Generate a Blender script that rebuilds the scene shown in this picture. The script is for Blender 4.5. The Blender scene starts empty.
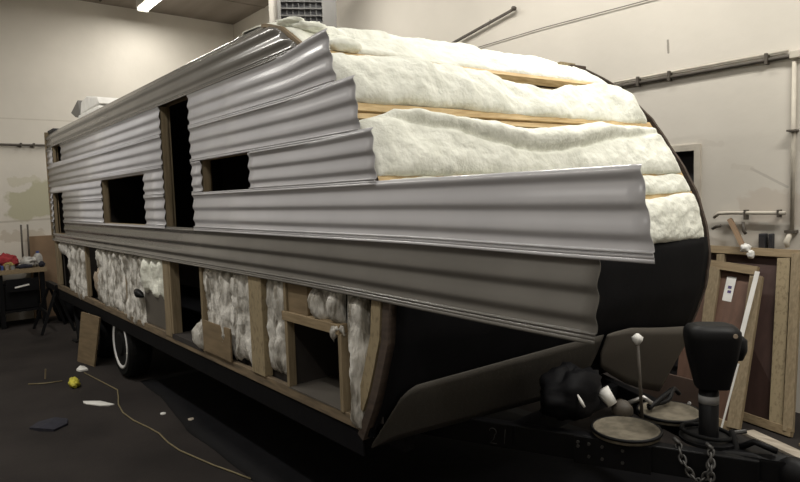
import bpy, math, random
import numpy as np
from mathutils import Vector, Matrix, noise

# ------------------------------------------------------------------ camera, world, lights, exposure
SC = bpy.context.scene
COL = SC.collection
SC.view_settings.view_transform = 'Standard'
SC.view_settings.look = 'None'
SC.view_settings.gamma = 1.0
SC.view_settings.use_curve_mapping = False
SC.view_settings.exposure = 0.0

cam_d = bpy.data.cameras.new('camera')
cam_d.sensor_width = 36.0
cam_d.lens = 27.75
cam_d.clip_start = 0.05
cam = bpy.data.objects.new('camera', cam_d)
COL.objects.link(cam)
cr = Vector((0.63317, 0.77333, -0.03238))
cdn = Vector((0.03636, -0.07151, -0.99678))
cf = Vector((-0.77316, 0.62995, -0.07340))
cam.matrix_world = Matrix(((cr.x, -cdn.x, -cf.x, 0.0), (cr.y, -cdn.y, -cf.y, -1.6),
                           (cr.z, -cdn.z, -cf.z, 1.71), (0, 0, 0, 1)))
SC.camera = cam

W = bpy.data.worlds.new('world')
SC.world = W
W.use_nodes = True
W.node_tree.nodes['Background'].inputs[0].default_value = (0.05, 0.05, 0.055, 1)
W.node_tree.nodes['Background'].inputs[1].default_value = 0.3

def tube_light(x, y, power, length=2.3, z=4.78, along='x', col=(1.0, 0.965, 0.89)):
    """one ceiling fluorescent: the light its tubes give"""
    l = bpy.data.lights.new('fluorescent_light', 'AREA')
    l.shape = 'RECTANGLE'
    l.size = length if along == 'x' else 0.16
    l.size_y = 0.16 if along == 'x' else length
    l.energy = power
    l.color = col
    o = bpy.data.objects.new('fluorescent_light', l)
    COL.objects.link(o)
    o.location = (x, y, z)
    return o

# the row over the far side of the trailer, then the row over the near side of the hall
tube_light(-9.35, 1.72, 62, 2.0)
tube_light(-6.2, 2.2, 55)
tube_light(-3.0, 2.2, 80)
tube_light(0.4, 1.9, 140)
tube_light(-6.8, -1.9, 100)
tube_light(-3.8, -1.9, 56)
tube_light(-1.0, -1.9, 18)
tube_light(-4.5, -4.6, 30)
tube_light(1.4, -2.6, 58)

# ------------------------------------------------------------------ materials
def new_mat(name, rough=0.6, metal=0.0):
    m = bpy.data.materials.new(name)
    m.use_nodes = True
    nt = m.node_tree
    b = nt.nodes['Principled BSDF']
    b.inputs['Roughness'].default_value = rough
    b.inputs['Metallic'].default_value = metal
    return m, nt, b

def mat(name, c1, c2=None, rough=0.6, metal=0.0, scale=6.0, stretch=(1, 1, 1), bump=0.0, bscale=40.0, detail=5.0, lo=0.35, hi=0.65, spec=None):
    m, nt, b = new_mat(name, rough, metal)
    N, L = nt.nodes, nt.links
    tc = N.new('ShaderNodeTexCoord')
    mp = N.new('ShaderNodeMapping')
    mp.inputs['Scale'].default_value = stretch
    L.new(tc.outputs['Object'], mp.inputs['Vector'])
    if c2 is None:
        c2 = tuple(c * 0.82 for c in c1)
    nz = N.new('ShaderNodeTexNoise')
    nz.inputs['Scale'].default_value = scale
    nz.inputs['Detail'].default_value = detail
    L.new(mp.outputs[0], nz.inputs['Vector'])
    r = N.new('ShaderNodeValToRGB')
    r.color_ramp.elements[0].position = lo
    r.color_ramp.elements[1].position = hi
    r.color_ramp.elements[0].color = (*c2, 1)
    r.color_ramp.elements[1].color = (*c1, 1)
    L.new(nz.outputs['Fac'], r.inputs['Fac'])
    L.new(r.outputs['Color'], b.inputs['Base Color'])
    if bump:
        n2 = N.new('ShaderNodeTexNoise')
        n2.inputs['Scale'].default_value = bscale
        n2.inputs['Detail'].default_value = 6
        L.new(mp.outputs[0], n2.inputs['Vector'])
        bp = N.new('ShaderNodeBump')
        bp.inputs['Strength'].default_value = bump
        bp.inputs['Distance'].default_value = 0.02
        L.new(n2.outputs['Fac'], bp.inputs['Height'])
        L.new(bp.outputs[0], b.inputs['Normal'])
    if spec is not None:
        b.inputs['Specular IOR Level'].default_value = spec
    return m

def add_stain(m, p0, p1, width, color, strength=0.8, ragged=0.5, nscale=3.0):
    """a mark with its own shape on a wall: paint within `width` of segment p0-p1 (object coordinates), ragged edge"""
    nt = m.node_tree
    N, L = nt.nodes, nt.links
    b = N['Principled BSDF']
    old = b.inputs['Base Color'].links[0].from_socket
    tc = N.new('ShaderNodeTexCoord')
    def vm(op, a=None, bb=None):
        n = N.new('ShaderNodeVectorMath'); n.operation = op
        for i, s in enumerate((a, bb)):
            if s is None: continue
            if isinstance(s, (tuple, list, Vector)): n.inputs[i].default_value = s
            else: L.new(s, n.inputs[i])
        return n
    def mt(op, a, bb=None, clamp=False):
        n = N.new('ShaderNodeMath'); n.operation = op; n.use_clamp = clamp
        for i, s in enumerate((a, bb)):
            if s is None: continue
            if isinstance(s, (int, float)): n.inputs[i].default_value = s
            else: L.new(s, n.inputs[i])
        return n.outputs[0]
    p0, p1 = Vector(p0), Vector(p1)
    d = p1 - p0
    rel = vm('SUBTRACT', tc.outputs['Object'], p0).outputs[0]
    t = mt('DIVIDE', vm('DOT_PRODUCT', rel, d).outputs['Value'], max(d.length_squared, 1e-6), True)
    sc = N.new('ShaderNodeVectorMath'); sc.operation = 'SCALE'
    sc.inputs[0].default_value = d
    L.new(t, sc.inputs['Scale'])
    dist = vm('LENGTH', vm('SUBTRACT', rel, sc.outputs[0]).outputs[0]).outputs['Value']
    nz = N.new('ShaderNodeTexNoise')
    nz.inputs['Scale'].default_value = nscale
    nz.inputs['Detail'].default_value = 4
    L.new(tc.outputs['Object'], nz.inputs['Vector'])
    wob = mt('MULTIPLY', mt('SUBTRACT', nz.outputs['Fac'], 0.5), width * 2 * ragged)
    dd = mt('ADD', dist, wob)
    mask = mt('MULTIPLY', mt('MULTIPLY', mt('SUBTRACT', width, dd), 6.0 / width, True), strength)
    mx = N.new('ShaderNodeMix'); mx.data_type = 'RGBA'
    L.new(mask, mx.inputs['Factor'])
    L.new(old, mx.inputs[6])
    mx.inputs[7].default_value = (*color, 1)
    L.new(mx.outputs[2], b.inputs['Base Color'])

WALLC = ((0.66, 0.62, 0.555), (0.58, 0.545, 0.485))
M = {}
M['wall_end'] = mat('painted_concrete_end', *WALLC, rough=0.75, scale=0.9, bump=0.12, bscale=8, detail=8)
M['wall_back'] = mat('painted_concrete_back', *WALLC, rough=0.75, scale=0.8, bump=0.12, bscale=8, detail=8)
M['wall_other'] = mat('painted_concrete', (0.60, 0.56, 0.48), (0.5, 0.46, 0.4), rough=0.8, scale=1.0)
M['ceiling'] = mat('ceiling_board', (0.27, 0.235, 0.20), (0.21, 0.18, 0.15), rough=0.8, scale=2.0, stretch=(0.3, 2, 1))
M['floor'] = mat('stained_concrete_floor', (0.034, 0.029, 0.027), (0.022, 0.019, 0.018), rough=0.8, scale=1.6, bump=0.12, bscale=60, detail=10, spec=0.12)
M['siding_white'] = mat('white_painted_aluminium', (0.54, 0.535, 0.56), (0.50, 0.495, 0.52), rough=0.22, scale=3.0)
M['siding_dark'] = mat('charcoal_painted_aluminium', (0.175, 0.166, 0.154), (0.155, 0.147, 0.136), rough=0.20, scale=3.0)
M['insul'] = mat('white_fibreglass', (0.86, 0.87, 0.79), (0.70, 0.71, 0.63), rough=0.95, scale=9.0, bump=0.6, bscale=26, detail=8, lo=0.3, hi=0.6, spec=0.05)
M['insul_low'] = mat('dimmed_fibreglass', (0.74, 0.72, 0.68), (0.27, 0.25, 0.215), rough=0.95, scale=6.0, stretch=(3.0, 3.0, 0.8), bump=1.0, bscale=22, detail=9, lo=0.38, hi=0.56, spec=0.05)  # dirt mottling, with the dimmer light low down also in the colour
M['wood_x'] = mat('pine_grain_along', (0.31, 0.235, 0.14), (0.22, 0.16, 0.09), rough=0.7, scale=5.0, stretch=(1.2, 14, 14), bump=0.15)  # weathered tone, also darkened for the weaker light low down
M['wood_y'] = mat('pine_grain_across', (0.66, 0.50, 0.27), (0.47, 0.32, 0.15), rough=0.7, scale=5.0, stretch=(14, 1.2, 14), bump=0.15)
M['wood_z'] = mat('pine_grain_upright', (0.27, 0.21, 0.13), (0.19, 0.145, 0.085), rough=0.7, scale=5.0, stretch=(14, 14, 1.2), bump=0.15)  # weathered upright pine; dimness of the lower side is in its colour too
M['wood_spot'] = mat('mottled_pine', (0.30, 0.24, 0.145), (0.19, 0.145, 0.085), rough=0.75, scale=9.0, stretch=(6, 6, 3), lo=0.3, hi=0.5)
M['ply'] = mat('plywood', (0.22, 0.16, 0.092), (0.15, 0.108, 0.06), rough=0.75, scale=4.0, stretch=(1, 1, 6))
M['ply_dark'] = mat('dark_plywood_edge', (0.075, 0.053, 0.040), (0.045, 0.031, 0.024), rough=0.75, scale=8.0, stretch=(1, 1, 5))
M['paneling'] = mat('brown_wall_paneling', (0.15, 0.085, 0.060), (0.115, 0.065, 0.046), rough=0.5, scale=3.0, stretch=(8, 8, 1))
M['paneling_dark'] = mat('dark_brown_paneling', (0.075, 0.043, 0.036), (0.060, 0.034, 0.029), rough=0.5, scale=3.0, stretch=(8, 8, 1))
M['black'] = mat('black_underlay', (0.0055, 0.0055, 0.0068), (0.0040, 0.0040, 0.0050), rough=0.65, scale=5, bump=0.1, bscale=12, spec=0.12)
M['black_steel'] = mat('black_painted_steel', (0.0062, 0.0062, 0.0072), (0.0045, 0.0045, 0.0052), rough=0.5, metal=0.0, scale=8, spec=0.18)
M['rubber'] = mat('tyre_rubber', (0.006, 0.006, 0.0066), (0.0045, 0.0045, 0.0045), rough=0.8, scale=10, spec=0.15)
M['rim'] = mat('white_painted_rim', (0.72, 0.72, 0.72), (0.6, 0.6, 0.6), rough=0.4, scale=6)
M['galv'] = mat('galvanised_steel', (0.55, 0.54, 0.52), (0.42, 0.41, 0.40), rough=0.4, metal=0.7, scale=14)
M['heater_grey'] = mat('grey_enamel', (0.17, 0.165, 0.155), (0.15, 0.145, 0.135), rough=0.5, scale=5)
M['heater_light'] = mat('pale_enamel', (0.42, 0.395, 0.355), (0.38, 0.36, 0.32), rough=0.5, scale=5)
M['heater_dark'] = mat('dark_grille', (0.03, 0.03, 0.034), (0.02, 0.02, 0.024), rough=0.6, scale=5)
M['louvre'] = mat('dark_louvre', (0.075, 0.073, 0.070), (0.06, 0.058, 0.056), rough=0.5, scale=5)
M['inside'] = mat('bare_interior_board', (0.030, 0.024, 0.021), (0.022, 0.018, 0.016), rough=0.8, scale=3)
M['guard_grey'] = mat('grey_rock_guard', (0.10, 0.089, 0.075), (0.088, 0.078, 0.066), rough=0.6, scale=4)
M['pipe_dark'] = mat('dark_pipe', (0.085, 0.072, 0.058), (0.06, 0.05, 0.04), rough=0.6, scale=10)
M['pipe_light'] = mat('painted_conduit', (0.56, 0.52, 0.44), (0.46, 0.42, 0.36), rough=0.6, scale=10)
M['tan_tray'] = mat('dusty_tray', (0.175, 0.152, 0.112), (0.105, 0.09, 0.064), rough=0.8, scale=16, lo=0.4, hi=0.6)
M['white'] = mat('white_plastic', (0.82, 0.81, 0.78), (0.7, 0.69, 0.66), rough=0.5, scale=8)
M['label_grey'] = mat('grey_label', (0.27, 0.27, 0.27), (0.22, 0.22, 0.22), rough=0.6, scale=8)
M['yellow'] = mat('yellow_wrapper', (0.62, 0.56, 0.06), (0.42, 0.37, 0.04), rough=0.6, scale=20)
M['dull_white'] = mat('grubby_white_cloth', (0.50, 0.49, 0.46), (0.22, 0.21, 0.20), rough=0.8, scale=16)
M['mustard'] = mat('dirty_yellow_cloth', (0.34, 0.26, 0.08), (0.16, 0.12, 0.05), rough=0.85, scale=20)
M['cord'] = mat('dull_yellow_cord', (0.20, 0.165, 0.085), (0.15, 0.12, 0.065), rough=0.6, scale=20)
M['navy'] = mat('dark_navy_rag', (0.018, 0.018, 0.030), (0.012, 0.012, 0.02), rough=0.9, scale=20)
M['red'] = mat('red_cloth', (0.34, 0.028, 0.035), (0.22, 0.018, 0.022), rough=0.85, scale=12)
M['purple'] = mat('purple_cloth', (0.13, 0.10, 0.24), (0.07, 0.05, 0.14), rough=0.85, scale=12)
M['blue'] = mat('blue_plastic', (0.05, 0.09, 0.30), (0.04, 0.06, 0.22), rough=0.5, scale=12)
M['cardboard'] = mat('cardboard', (0.27, 0.18, 0.11), (0.21, 0.14, 0.085), rough=0.85, scale=4)
M['cardboard_red'] = mat('reddish_board', (0.07, 0.043, 0.031), (0.055, 0.034, 0.025), rough=0.8, scale=4)
M['greyboard'] = mat('weathered_grey_board', (0.45, 0.40, 0.33), (0.28, 0.24, 0.19), rough=0.8, scale=7, stretch=(1, 8, 8))
M['bolt'] = mat('dull_bolt', (0.07, 0.067, 0.064), (0.045, 0.043, 0.041), rough=0.5, metal=0.3, scale=14)
M['wood_dark'] = mat('dark_pine', (0.20, 0.148, 0.09), (0.10, 0.075, 0.048), rough=0.8, scale=4.0, stretch=(1.2, 10, 10))  # darker streaked pine for the floor plate
M['chalk'] = mat('chalk_mark', (0.055, 0.055, 0.055), (0.035, 0.035, 0.035), rough=0.9, scale=40)
M['beige'] = mat('beige_wad', (0.42, 0.34, 0.26), (0.25, 0.20, 0.15), rough=0.9, scale=18)
M['door_dark'] = mat('dark_door_paint', (0.035, 0.033, 0.036), (0.028, 0.026, 0.028), rough=0.5, scale=3)

# diamond plate: raised lozenges by bump on the sheet
def diamond_plate():
    m, nt, b = new_mat('dark_diamond_plate', 0.6, 0.2)
    N, L = nt.nodes, nt.links
    b.inputs['Base Color'].default_value = (0.058, 0.052, 0.044, 1)
    tc = N.new('ShaderNodeTexCoord')
    mp = N.new('ShaderNodeMapping')
    mp.inputs['Rotation'].default_value = (0.78, 0, 0)
    mp.inputs['Scale'].default_value = (30, 30, 30)
    L.new(tc.outputs['Object'], mp.inputs[0])
    ck = N.new('ShaderNodeTexChecker')
    ck.inputs['Scale'].default_value = 1.0
    L.new(mp.outputs[0], ck.inputs['Vector'])
    bp = N.new('ShaderNodeBump')
    bp.inputs['Strength'].default_value = 0.5
    bp.inputs['Distance'].default_value = 0.004
    L.new(ck.outputs['Fac'], bp.inputs['Height'])
    L.new(bp.outputs[0], b.inputs['Normal'])
    return m
M['diamond'] = diamond_plate()

m, nt, b = new_mat('lit_tube')
b.inputs['Emission Color'].default_value = (1.0, 0.96, 0.86, 1)
b.inputs['Emission Strength'].default_value = 6.0
b.inputs['Base Color'].default_value = (0.9, 0.9, 0.85, 1)
M['tube'] = m

add_stain(M['wall_end'], (-10.95, -0.05, 1.72), (-10.95, 0.6, 1.98), 0.24, (0.40, 0.385, 0.25), 0.75, 0.9, 5)
add_stain(M['wall_end'], (-10.95, -0.20, 2.10), (-10.95, 0.1, 2.14), 0.07, (0.50, 0.47, 0.36), 0.6, 1.2, 9)
add_stain(M['wall_end'], (-10.95, -0.6, 1.50), (-10.95, 0.5, 1.53), 0.015, (0.38, 0.34, 0.28), 0.6, 0.6, 6)
add_stain(M['wall_end'], (-10.95, -2.0, 3.05), (-10.95, 1.5, 3.06), 0.010, (0.46, 0.42, 0.36), 0.6, 0.6, 6)
add_stain(M['wall_end'], (-10.95, -0.3, 1.25), (-10.95, 0.1, 1.27), 0.10, (0.42, 0.36, 0.28), 0.5, 1.3, 9)
add_stain(M['wall_back'], (-1.97, 3.5, 1.83), (-1.72, 3.5, 1.68), 0.010, (0.40, 0.37, 0.33), 0.6, 0.9, 12)
add_stain(M['wall_back'], (-2.1, 3.5, 1.86), (-1.97, 3.5, 1.83), 0.025, (0.50, 0.46, 0.40), 0.4, 1.2, 12)
add_stain(M['wall_back'], (-2.63, 3.5, 2.93), (-2.625, 3.5, 2.83), 0.010, (0.22, 0.20, 0.17), 0.8, 0.6, 12)
add_stain(M['wall_back'], (-1.9, 3.5, 1.55), (-1.6, 3.5, 1.50), 0.14, (0.52, 0.45, 0.38), 0.5, 1.2, 6)
add_stain(M['wall_back'], (-4.6, 3.5, 3.55), (-4.62, 3.5, 3.52), 0.02, (0.35, 0.32, 0.28), 0.7, 0.9, 12)
add_stain(M['wall_back'], (-2.35, 3.5, 2.06), (-2.2, 3.5, 2.03), 0.03, (0.52, 0.48, 0.42), 0.4, 1.3, 12)

# ------------------------------------------------------------------ mesh helpers
ORG = {}

class MB:
    def __init__(s):
        s.v, s.f = [], []
    def add(s, vs, fs):
        n = len(s.v)
        s.v += [tuple(p) for p in vs]
        s.f += [tuple(i + n for i in f) for f in fs]
        return s
    def box(s, x0, x1, y0, y1, z0, z1):
        vs = [(x, y, z) for z in (z0, z1) for y in (y0, y1) for x in (x0, x1)]
        return s.add(vs, [(0, 2, 3, 1), (4, 5, 7, 6), (0, 1, 5, 4), (2, 6, 7, 3), (0, 4, 6, 2), (1, 3, 7, 5)])
    def bar(s, p0, p1, w, h, up=(0, 0, 1)):
        """box beam from p0 to p1; w along the side direction, h along up"""
        p0, p1, up = Vector(p0), Vector(p1), Vector(up)
        d = (p1 - p0).normalized()
        sd = d.cross(up).normalized()
        u = sd.cross(d).normalized()
        vs = []
        for p in (p0, p1):
            for a, c in ((-1, -1), (1, -1), (1, 1), (-1, 1)):
                vs.append(p + sd * (a * w / 2) + u * (c * h / 2))
        return s.add(vs, [(0, 1, 2, 3), (7, 6, 5, 4), (0, 4, 5, 1), (1, 5, 6, 2), (2, 6, 7, 3), (3, 7, 4, 0)])
    def tube(s, pts, r, n=10, cap=True):
        pts = [Vector(p) for p in pts]
        rs = r if isinstance(r, (list, tuple)) else [r] * len(pts)
        vs, fs = [], []
        prev = None
        for i, p in enumerate(pts):
            t = (pts[min(i + 1, len(pts) - 1)] - pts[max(i - 1, 0)])
            t = t.normalized() if t.length > 1e-9 else Vector((0, 0, 1))
            a = prev if prev is not None else (Vector((0, 0, 1)) if abs(t.z) < 0.9 else Vector((1, 0, 0)))
            a = (a - t * a.dot(t)).normalized()
            prev = a
            bb = t.cross(a)
            for k in range(n):
                th = 2 * math.pi * k / n
                vs.append(p + (a * math.cos(th) + bb * math.sin(th)) * rs[i])
        for i in range(len(pts) - 1):
            for k in range(n):
                k2 = (k + 1) % n
                fs.append((i * n + k, i * n + k2, (i + 1) * n + k2, (i + 1) * n + k))
        if cap:
            fs.append(tuple(range(n))[::-1])
            fs.append(tuple((len(pts) - 1) * n + k for k in range(n)))
        return s.add(vs, fs)
    def lathe(s, prof, c, axis='z', n=24):
        """prof: (radius, height) list"""
        vs, fs = [], []
        for r, h in prof:
            for k in range(n):
                th = 2 * math.pi * k / n
                a, bb = r * math.cos(th), r * math.sin(th)
                q = {'z': (a, bb, h), 'y': (a, h, bb), 'x': (h, a, bb)}[axis]
                vs.append((c[0] + q[0], c[1] + q[1], c[2] + q[2]))
        m = len(prof)
        for i in range(m - 1):
            for k in range(n):
                k2 = (k + 1) % n
                fs.append((i * n + k, i * n + k2, (i + 1) * n + k2, (i + 1) * n + k))
        fs.append(tuple(range(n))[::-1])
        fs.append(tuple((m - 1) * n + k for k in range(n)))
        return s.add(vs, fs)
    def torus(s, c, R, r, ax=(0, 0, 1), n=20, k=8, sx=1.0):
        ax = Vector(ax).normalized()
        a = ax.orthogonal().normalized()
        bb = ax.cross(a)
        pts = [Vector(c) + a * (math.cos(2 * math.pi * i / n) * R * sx) + bb * (math.sin(2 * math.pi * i / n) * R) for i in range(n)]
        vs, fs = [], []
        for i, p in enumerate(pts):
            rd = (p - Vector(c)).normalized()
            for j in range(k):
                th = 2 * math.pi * j / k
                vs.append(p + rd * (r * math.cos(th)) + ax * (r * math.sin(th)))
        for i in range(n):
            i2 = (i + 1) % n
            for j in range(k):
                j2 = (j + 1) % k
                fs.append((i * k + j, i2 * k + j, i2 * k + j2, i * k + j2))
        return s.add(vs, fs)
    def grid(s, P):
        """P: rows of equal-length lists of points"""
        nr, nc = len(P), len(P[0])
        vs = [p for row in P for p in row]
        fs = [(i * nc + j, i * nc + j + 1, (i + 1) * nc + j + 1, (i + 1) * nc + j) for i in range(nr - 1) for j in range(nc - 1)]
        return s.add(vs, fs)
    def prism(s, poly, d):
        """closed polygon (3-D points) extruded by vector d"""
        n = len(poly)
        d = Vector(d)
        vs = [Vector(p) for p in poly] + [Vector(p) + d for p in poly]
        fs = [tuple(range(n))[::-1], tuple(range(n, 2 * n))]
        fs += [(i, (i + 1) % n, n + (i + 1) % n, n + i) for i in range(n)]
        return s.add(vs, fs)
    def build(s, name, m, parent=None, smooth=False, bevel=0.0, solid=0.0, base=False, kind=None, fixn=True):
        vs = np.array(s.v, dtype=float)
        lo, hi = vs.min(0), vs.max(0)
        c = (lo + hi) / 2
        if base:
            c[2] = lo[2]
        po = ORG[parent.name] if parent is not None else np.zeros(3)
        me = bpy.data.meshes.new(name)
        me.from_pydata([tuple(p) for p in (vs - c)], [], s.f)
        if fixn:
            import bmesh
            bm = bmesh.new(); bm.from_mesh(me)
            bmesh.ops.recalc_face_normals(bm, faces=bm.faces)
            bm.to_mesh(me); bm.free()
        if smooth:
            for p in me.polygons: p.use_smooth = True
        me.materials.append(m)
        o = bpy.data.objects.new(name, me)
        COL.objects.link(o)
        ORG[o.name] = c
        o.location = c - po
        if parent is not None:
            o.parent = parent
        if bevel:
            md = o.modifiers.new('bevel', 'BEVEL'); md.width = bevel; md.segments = 2; md.limit_method = 'ANGLE'
        if solid:
            md = o.modifiers.new('solid', 'SOLIDIFY'); md.thickness = solid; md.offset = 0
        if kind: o['kind'] = kind
        return o

def tag(o, label, cat=None, group=None, kind=None):
    if label: o['label'] = label
    if cat: o['category'] = cat
    if group: o['group'] = group
    if kind: o['kind'] = kind
    return o

def thing(name, loc, label, cat, group=None):
    o = bpy.data.objects.new(name, None)
    o.empty_display_size = 0.1
    COL.objects.link(o)
    o.location = loc
    ORG[o.name] = np.array(loc, dtype=float)
    return tag(o, label, cat, group)

def nz(x, y, z, s=1.0, seed=0.0):
    return noise.fractal(Vector((x * s + seed, y * s - seed * 0.7, z * s + seed * 1.3)), 0.9, 2.0, 4)

def lump(c, r, seed, amp=0.25, flat=0.0, n=20, m=12, freq=2.2):
    """crumpled rounded lump: noise-displaced ellipsoid resting with a flat underside"""
    vs, fs = [], []
    for i in range(m + 1):
        ph = math.pi * i / m
        for k in range(n):
            th = 2 * math.pi * k / n
            d = Vector((math.sin(ph) * math.cos(th), math.sin(ph) * math.sin(th), math.cos(ph)))
            q = 1 + amp * nz(d.x, d.y, d.z, freq, seed)
            z = d.z * q
            z = max(z, -1 + flat)
            vs.append((c[0] + d.x * q * r[0], c[1] + d.y * q * r[1], c[2] + z * r[2]))
    for i in range(m):
        for k in range(n):
            k2 = (k + 1) % n
            fs.append((i * n + k, i * n + k2, (i + 1) * n + k2, (i + 1) * n + k))
    return MB().add(vs, fs)

# ------------------------------------------------------------------ the room
XE, YB, ZC = -10.95, 3.5, 4.97
def struct(name, mb, m, parent=None):
    return tag(mb.build(name, m, parent), None, kind='structure')
floor = struct('floor', MB().box(XE, 4.0, -6.0, YB, -0.12, 0.0), M['floor'])

def wall(name, mb, m):
    """walls keep their object origin at the world origin so that stains sit where they were set"""
    me = bpy.data.meshes.new(name)
    me.from_pydata(mb.v, [], mb.f)
    me.materials.append(m)
    o = bpy.data.objects.new(name, me)
    COL.objects.link(o)
    ORG[o.name] = np.zeros(3)
    o['kind'] = 'structure'
    return o
wall('wall_left', MB().box(XE - 0.15, XE, -6.0, YB, 0, ZC), M['wall_end'])
DX0, DX1, DZ = -3.33, -2.40, 2.0
wb = MB()
wb.box(XE, DX0, YB, YB + 0.15, 0, ZC); wb.box(DX1, 4.0, YB, YB + 0.15, 0, ZC); wb.box(DX0, DX1, YB, YB + 0.15, DZ, ZC)
wall_back = wall('wall_back', wb, M['wall_back'])
wall('wall_right', MB().box(4.0, 4.15, -6.0, YB, 0, ZC), M['wall_other'])
wall('wall_front', MB().box(XE, 4.0, -6.15, -6.0, 0, ZC), M['wall_other'])
ceiling = struct('ceiling', MB().box(XE, 4.0, -6.0, YB, ZC, ZC + 0.1), M['ceiling'])
for x in np.arange(-9.7, 3.5, 1.22):
    MB().box(x - 0.02, x + 0.02, -6.0, YB, ZC - 0.012, ZC).build('seam_batten', M['ceiling'], ceiling)
# dark door in the back wall behind the nose of the trailer
d = struct('door_1', MB().box(DX0, DX1, YB + 0.07, YB + 0.11, 0.0, DZ), M['door_dark'])
fr = MB()
fr.box(DX0 - 0.05, DX0, YB - 0.02, YB + 0.06, 0, DZ + 0.05); fr.box(DX1, DX1 + 0.05, YB - 0.02, YB + 0.06, 0, DZ + 0.05)
fr.box(DX0, DX1, YB - 0.02, YB + 0.06, DZ, DZ + 0.05)
fr.build('door_frame', M['pipe_light'], d)
for z0, z1 in ((0.15, 0.9), (1.05, 1.85)):
    MB().box(DX0 + 0.12, DX1 - 0.12, YB + 0.055, YB + 0.07, z0, z1).build('door_panel', M['door_dark'], d, bevel=0.004)

# ------------------------------------------------------------------ pipes, cable, heater, lamp
t = thing('wall_pipe', (-1.0, YB - 0.05, 2.62), 'dark pipe with pale conduit running level along the bare upper right wall', 'pipe')
MB().tube([(-6.5, 3.475, 2.605), (4.0, 3.475, 2.64)], 0.016).build('pipe', M['pipe_dark'], t, smooth=True)
MB().tube([(-6.5, 3.482, 2.645), (-1.72, 3.482, 2.666)], 0.010).build('conduit', M['pipe_light'], t, smooth=True)
for x in (-4.6, -2.88, -2.60, -1.86):
    MB().box(x - 0.010, x + 0.010, 3.45, 3.5, 2.59, 2.67).build('clamp', M['pipe_dark'], t)
mb = MB(); mb.box(-1.705, -1.635, 3.45, 3.5, 2.60, 2.655)
mb.build('junction_box', M['pipe_light'], t, bevel=0.006)
t = thing('drop_pipe', (-1.67, 3.45, 1.22), 'pale upright pipe with valve ends at the right edge of the wall', 'pipe')
MB().tube([(-1.68, 3.48, 2.58), (-1.68, 3.48, 1.36)], 0.015).build('pipe', M['pipe_light'], t, smooth=True)
MB().box(-1.71, -1.65, 3.43, 3.5, 2.08, 2.093).build('clamp', M['pipe_dark'], t)
MB().box(-1.715, -1.645, 3.43, 3.5, 1.345, 1.365).build('flange', M['pipe_dark'], t)
MB().tube([(-1.68, 3.45, 1.34), (-1.70, 3.43, 1.28), (-1.69, 3.43, 1.24)], [0.018, 0.02, 0.014]).build('valve', M['pipe_light'], t, smooth=True)
t = thing('branch_pipe', (-1.9, 3.45, 1.45), 'short level pipe with two open ends bracketed on the wall', 'pipe')
MB().tube([(-2.23, 3.46, 1.455), (-2.19, 3.45, 1.487), (-2.10, 3.45, 1.492), (-1.715, 3.45, 1.492)], 0.014).build('pipe', M['pipe_light'], t, smooth=True)
MB().tube([(-2.24, 3.46, 1.365), (-2.2, 3.44, 1.385), (-2.17, 3.44, 1.39)], 0.013).build('stub', M['pipe_dark'], t, smooth=True)
for x in (-1.99, -1.76):
    MB().box(x - 0.006, x + 0.006, 3.43, 3.5, 1.44 if x < -1.9 else 1.46, 1.515).build('bracket', M['pipe_dark'], t)
MB().tube([(-2.01, 3.46, 1.42), (-2.0, 3.45, 1.35), (-1.99, 3.46, 1.33)], 0.012).build('stub', M['pipe_dark'], t, smooth=True)
# two dark boxes on the wall just above the leaning frames
for x0, x1, z0, z1, lb in ((-1.893, -1.845, 1.20, 1.335, 'wide black box on the wall above the leaning frame rail'),
                           (-1.826, -1.80, 1.20, 1.335, 'narrow black box on the wall right of the wide black box')):
    t = thing('outlet_box', ((x0 + x1) / 2, 3.5, z0), lb, 'outlet box')
    MB().box(x0, x1, 3.44, 3.5, z0, z1).build('body', M['heater_dark'], t, bevel=0.006)
    MB().box(x0 + 0.006, x1 - 0.006, 3.434, 3.44, z0 + 0.03, z1 - 0.03).build('cover_plate', M['door_dark'], t)
t = tag(MB().tube([(-8.6, 3.49, 3.29), (-4.9, 3.485, 3.305), (-3.9, 3.485, 3.318), (-2.7, 3.485, 3.30), (4.0, 3.485, 3.30)], 0.004, 6).build('wall_cable', M['pipe_dark'], smooth=True),
        'thin dark cable running high along the back wall', 'cable')
t = thing('bracket_arm', (-5.3, 3.48, 3.40), 'dark slanting metal arm with a knobbed end on the back wall', 'arm')
MB().bar((-5.62, 3.462, 3.345), (-4.24, 3.462, 3.58), 0.020, 0.024).build('arm', M['pipe_dark'], t)
MB().lathe([(0.010, -0.03), (0.020, -0.025), (0.024, 0.0), (0.018, 0.02)], (-4.235, 3.46, 3.585), 'y', 12).build('knob', M['pipe_dark'], t, smooth=True)
MB().box(-5.68, -5.55, 3.44, 3.495, 3.24, 3.42).build('wall_plate', M['pipe_dark'], t)
t = thing('end_wall_pipe', (XE, 0.0, 2.66), 'thin dark pipe running level across the left end wall', 'pipe')
MB().tube([(XE + 0.05, -6.0, 2.66), (XE + 0.05, 3.4, 2.66)], 0.018).build('pipe', M['pipe_dark'], t, smooth=True)
for y in (-2.0, -0.05, 0.12, 2.0):
    MB().box(XE, XE + 0.075, y - 0.012, y + 0.012, 2.635, 2.69).build('clamp', M['pipe_dark'], t)

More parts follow.
